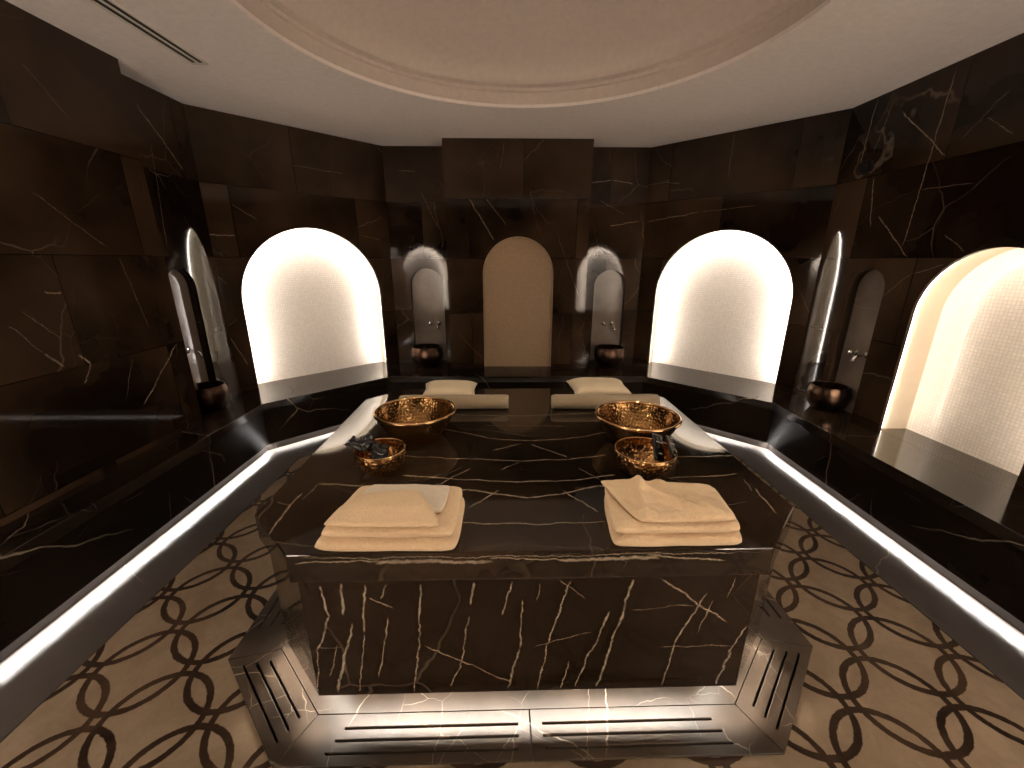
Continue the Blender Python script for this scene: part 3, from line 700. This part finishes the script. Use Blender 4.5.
# ------------------------------------------------------------------ rolled towels and cushions at the far end
def roll(label, x0, x1, y, r, tilt=0.0, seed=0.0):
    """a towel rolled up: flattened cylinder with the spiral end and a loose outer edge"""
    bm = bmesh.new(); L = x1 - x0; n = 30; prof = []
    for i in range(46):
        a_ = -2.2 + i / 45 * 2 * pi * 1.0
        rr = r * (1.0 + .06 * (i / 45))
        prof.append((rr * 1.18 * cos(a_), rr * .95 * sin(a_)))
    rows = []
    for k in range(n + 1):
        f = k / n; x = -L / 2 + L * f
        ed = 1 - .10 * (max(0, abs(2 * f - 1) - .9) / .1) ** 2
        rows.append([bm.verts.new((x + .003 * mnoise.noise(Vector((j * .3, seed, k))), py * ed + .002 * mnoise.noise(Vector((x * 9, j * .4, seed))), pz * ed + .0015 * mnoise.noise(Vector((x * 8, j * .3, seed + 2))))) for j, (py, pz) in enumerate(prof)])
    m = len(prof)
    for k in range(n):
        for j in range(m): bm.faces.new((rows[k][j], rows[k][(j + 1) % m], rows[k + 1][(j + 1) % m], rows[k + 1][j]))
    bmesh.ops.triangulate(bm, faces=[bm.faces.new(rows[0]), bm.faces.new(rows[-1][::-1])])
    o = bm_obj('rolled_towel', bm, M['roll'], None, True)
    o.location = ((x0 + x1) / 2, y, ZT + r * .95 + .001); o.rotation_euler = (0, 0, tilt)
    tag(o, label, 'towel roll', 'towel rolls at the far end of the table')
    # spiral seen on the two ends
    for s in (-1, 1):
        bm = bmesh.new(); pts = []
        for i in range(70):
            a_ = i / 69 * 2 * pi * 3; q = r * (.12 + .78 * i / 69)
            pts.append((q * 1.18 * cos(a_), q * .95 * sin(a_)))
        A = [bm.verts.new((s * (L / 2 + .0015), p_[0], p_[1])) for p_ in pts]
        Bq = [bm.verts.new((s * (L / 2 + .0015), p_[0] * (1 + .004 / max(math.hypot(*p_), .004)), p_[1] * (1 + .004 / max(math.hypot(*p_), .004)))) for p_ in pts]
        for i in range(69): bm.faces.new((A[i], A[i + 1], Bq[i + 1], Bq[i]))
        bm_obj('end_spiral', bm, M['pillow'], o)
    return o
roll('olive beige towel roll before the left cushion at the far table end', -.640, -.085, 1.985, .036, .012, 3)
roll('olive beige towel roll before the right cushion at the far table end', .140, .688, 1.985, .037, .004, 8)
def cushion(label, loc, w, d, h, rz, tiltx, skew=0.0, seed=0.0):
    bm = bmesh.new(); nx, ny = 40, 28; g2 = []
    for s in (1, -1):
        g = []
        for i in range(nx + 1):
            row = []
            for j in range(ny + 1):
                u, v = i / nx * 2 - 1, j / ny * 2 - 1
                pin = 1 - .10 * (1 - abs(v) ** 1.5) * abs(u) ** 3; pinv = 1 - .10 * (1 - abs(u) ** 1.5) * abs(v) ** 3
                z = h / 2 * max(0, (1 - u ** 4) * (1 - v ** 4)) ** .55
                z *= 1 + .10 * mnoise.noise(Vector((u * 1.7, v * 1.7, seed + s)))
                row.append(bm.verts.new((u * w / 2 * pin + skew * v * .5, v * d / 2 * pinv, s * z)))
            g.append(row)
        for i in range(nx):
            for j in range(ny): bm.faces.new((g[i][j], g[i + 1][j], g[i + 1][j + 1], g[i][j + 1]))
    bmesh.ops.remove_doubles(bm, verts=bm.verts[:], dist=1e-5)
    o = bm_obj('cushion', bm, M['pillow'], None, True)
    o.location = loc; o.rotation_euler = (tiltx, 0, rz)
    # piping along the seam
    bm = bmesh.new(); ring = []
    for e in range(4):
        for k in range(24):
            t_ = k / 24 * 2 - 1
            u, v = ((t_, -1), (1, t_), (-t_, 1), (-1, -t_))[e]
            pin = 1 - .10 * (1 - abs(v) ** 1.5) * abs(u) ** 3; pinv = 1 - .10 * (1 - abs(u) ** 1.5) * abs(v) ** 3
            c = Vector((u * w / 2 * pin + skew * v * .5, v * d / 2 * pinv, 0))
            nrm = c.normalized()
            ring.append([bm.verts.new(c + nrm * .003 * cos(q) + Vector((0, 0, .003 * sin(q)))) for q in (0, pi / 2, pi, 1.5 * pi)])
    for i in range(len(ring)):
        for k in range(4): bm.faces.new((ring[i][k], ring[(i + 1) % len(ring)][k], ring[(i + 1) % len(ring)][(k + 1) % 4], ring[i][(k + 1) % 4]))
    bm_obj('piping', bm, M['pillow'], o, True)
    return tag(o, label, 'cushion', 'cushions at the far end of the table')
cushion('small cream cushion behind the left towel roll', (-.405, 2.130, ZT + .050), .290, .180, .080, .02, .14, .0, 1)
cushion('small cream cushion behind the right towel roll', (.418, 2.140, ZT + .055), .315, .190, .090, -.04, .16, -.03, 5)

# ------------------------------------------------------------------ basins and taps
def basin(label, loc, R, H):
    t = empty('wash_basin', loc, label, 'basin', 'wash basins on the bench')
    out = [(0, 0), (R * .62, 0), (R * .74, .012), (R * .92, H * .30), (R * 1.0, H * .55), (R * .985, H * .80), (R * .93, H * .96), (R * .90, H)]
    op = smooth_prof(out)
    op = [(0, 0)] + [q for q in op[1:] if q[0] > 1e-4]
    inn = smooth_prof([(R * .86, H), (R * .88, H * .8), (R * .86, H * .5), (R * .6, H * .22), (0.0, H * .16)])
    inn = [q for q in inn[:-1] if q[0] > 1e-4] + [(0, H * .16)]
    bm = bmesh.new(); lathe(bm, op + inn, 56); bm_obj('basin_body', bm, M['basin'], t, True)
    bm = bmesh.new(); torus(bm, R * .885, R * .035, H, 56); bm_obj('rim', bm, M['basin'], t, True)
    return t
basin('round brown copper basin on the bench in the back left niche, beside the pier', (-.862, 3.845, ZB), .150, .185)
basin('round brown copper basin on the bench in the back right niche, beside the pier', (.888, 3.820, ZB), .145, .185)
basin('round brown copper basin on the bench below the left side niche', (-2.118, 2.640, ZB), .118, .165)
basin('round brown copper basin on the bench below the right side niche', (2.105, 2.620, ZB), .120, .165)

def tube(bm, pts, r, n=14):
    rings = []
    for i, p in enumerate(pts):
        p = Vector(p); d = (Vector(pts[min(i + 1, len(pts) - 1)]) - Vector(pts[max(i - 1, 0)])).normalized()
        a_ = d.orthogonal().normalized()
        if rings: 
            a_ = (prev - d * prev.dot(d)).normalized()
        prev = a_; b_ = d.cross(a_)
        rr = r[i] if isinstance(r, (list, tuple)) else r
        rings.append([bm.verts.new(p + a_ * rr * cos(2 * pi * k / n) + b_ * rr * sin(2 * pi * k / n)) for k in range(n)])
    for x, y in zip(rings, rings[1:]):
        for k in range(n): bm.faces.new((x[k], x[(k + 1) % n], y[(k + 1) % n], y[k]))
    bm.faces.new(rings[0][::-1]); bm.faces.new(rings[-1])
def tap(label, loc, rz, gap_):
    """wall tap, local -y points into the room: two valves with round flanges, one carrying the spout"""
    t = empty('wall_tap', loc, label, 'tap', 'chrome wall taps over the basins', rz)
    fl = []
    for s in (-1, 1):
        x = s * gap_ / 2
        bm = bmesh.new(); tube(bm, [(x, 0, 0), (x, -.004, 0), (x, -.006, 0)], [.020, .020, .012]); fl.append(bm_obj('flange', bm, M['chrome'], t, True))
    bm = bmesh.new(); x = -gap_ / 2
    tube(bm, [(x, -.004, 0), (x, -.020, 0), (x, -.022, 0), (x, -.044, 0), (x, -.048, 0)], [.009, .009, .0165, .0155, .010]); bm_obj('valve_handle', bm, M['chrome'], fl[0], True)
    bm = bmesh.new(); x = gap_ / 2
    tube(bm, [(x, -.004, 0), (x, -.030, 0), (x, -.062, -.004), (x, -.080, -.016), (x, -.086, -.034), (x, -.086, -.046)], [.009, .009, .009, .0095, .0095, .0095]); bm_obj('spout', bm, M['chrome'], fl[1], True)
tap('chrome wall tap in the back left niche above its basin', (-.812, YB + .0545, .750), 0, .085)
tap('chrome wall tap in the back right niche above its basin', (.915, YB + .0545, .750), 0, .085)
tap('chrome wall tap in the left side niche above its basin', (-W - .0545, 2.625, .775), pi / 2, .085)
tap('chrome wall tap in the right side niche above its basin', (W + .0545, 2.560, .775), -pi / 2, .085)

# ------------------------------------------------------------------ ceiling vent, wall sensor
vent = empty('air_vent', (-1.645, 1.45, ZC), 'long slim white slot air vent in the ceiling above the left wall', 'vent')
vl = 2.03
fw = [(-.042, -.030), (-.008, .004), (.026, .042)]
for xa, xb in ((-.040, -.031), (-.0045, .0045), (.031, .040)):
    prism_obj('vent_blade', [(xa, -vl / 2), (xb, -vl / 2), (xb, vl / 2), (xa, vl / 2)], -.006, .0005, M['vent'], vent)
for ya, yb in ((-vl / 2, -vl / 2 + .014), (vl / 2 - .014, vl / 2)):
    prism_obj('vent_end', [(-.040, ya), (.040, ya), (.040, yb), (-.040, yb)], -.006, .0005, M['vent'], vent)
prism_obj('vent_slot', [(-.036, -vl / 2 + .01), (.036, -vl / 2 + .01), (.036, vl / 2 - .01), (-.036, vl / 2 - .01)], -.0012, -.0004, M['black'], vent)

sn = empty('wall_sensor', (W, 2.80, 1.915), 'small black fitting high on the wall above the right side niche', 'sensor')
bm = bmesh.new(); tube(bm, [(0, 0, 0), (-.012, 0, 0), (-.016, 0, 0)], [.045, .045, .038], 24); bm_obj('base', bm, M['plastic'], sn, True)
bm = bmesh.new(); tube(bm, [(-.014, 0, 0), (-.030, 0, 0), (-.042, 0, 0), (-.048, 0, 0)], [.036, .033, .022, .008], 24); bm_obj('dome', bm, M['plastic'], sn, True)

def downlight(label, x, y, z, power, tgt):
    t = empty('downlight', (x, y, z), label, 'ceiling light', 'downlights in the ceiling dome')
    bm = bmesh.new(); tube(bm, [(0, 0, .07), (0, 0, -.004), (0, 0, -.010), (0, 0, -.012)], [.050, .050, .046, .034], 32); bm_obj('housing', bm, M['vent'], t, True)
    bm = bmesh.new(); lathe(bm, [(0, -.0135), (.030, -.0135)], 32); bm_obj('lens', bm, LENS, t)
    li = bpy.data.lights.new('downlight_beam', 'SPOT'); li.energy = power; li.color = (1, .83, .62); li.shadow_soft_size = .035
    li.spot_size = math.radians(82); li.spot_blend = .9
    lo = bpy.data.objects.new('downlight_beam', li); COL.objects.link(lo); lo.location = (x, y, z - .03)
    lo.rotation_euler = (Vector(tgt) - lo.location).to_track_quat('-Z', 'Y').to_euler()
for sx, nm in ((-1, 'left'), (1, 'right')):
    downlight('small round downlight in the ceiling dome above the %s half of the table' % nm, sx * .42, 1.25, 2.585, 16, (sx * .40, 1.45, ZT))

# ------------------------------------------------------------------ camera, world, view
cam = bpy.data.cameras.new('camera'); co_ = bpy.data.objects.new('camera', cam); COL.objects.link(co_)
R_, U_, F_ = Vector((0.99993219, -0.01144957, 0.00212857)), Vector((0.00128374, 0.29003095, 0.9570164)), Vector((0.01157477, 0.95694877, -0.29002598))
co_.matrix_world = Matrix(((R_.x, U_.x, -F_.x, -.09058), (R_.y, U_.y, -F_.y, 0), (R_.z, U_.z, -F_.z, 1.35), (0, 0, 0, 1)))
cam.sensor_width = 36; cam.lens = 407.07 / 1024 * 36; cam.clip_start = .02; cam.clip_end = 50
S.camera = co_
w = bpy.data.worlds.new('world'); S.world = w; w.use_nodes = True
w.node_tree.nodes['Background'].inputs[0].default_value = (0, 0, 0, 1)
vs_ = S.view_settings
vs_.view_transform = 'Standard'; vs_.look = 'None'; vs_.gamma = 1; vs_.use_curve_mapping = False; vs_.exposure = 0.62
S.cycles.use_denoising = True
S.cycles.use_guiding = True; S.cycles.use_surface_guiding = True
S.cycles.use_adaptive_sampling = False
S.cycles.max_bounces = 10; S.cycles.diffuse_bounces = 6; S.cycles.glossy_bounces = 6
S.cycles.sample_clamp_indirect = 4
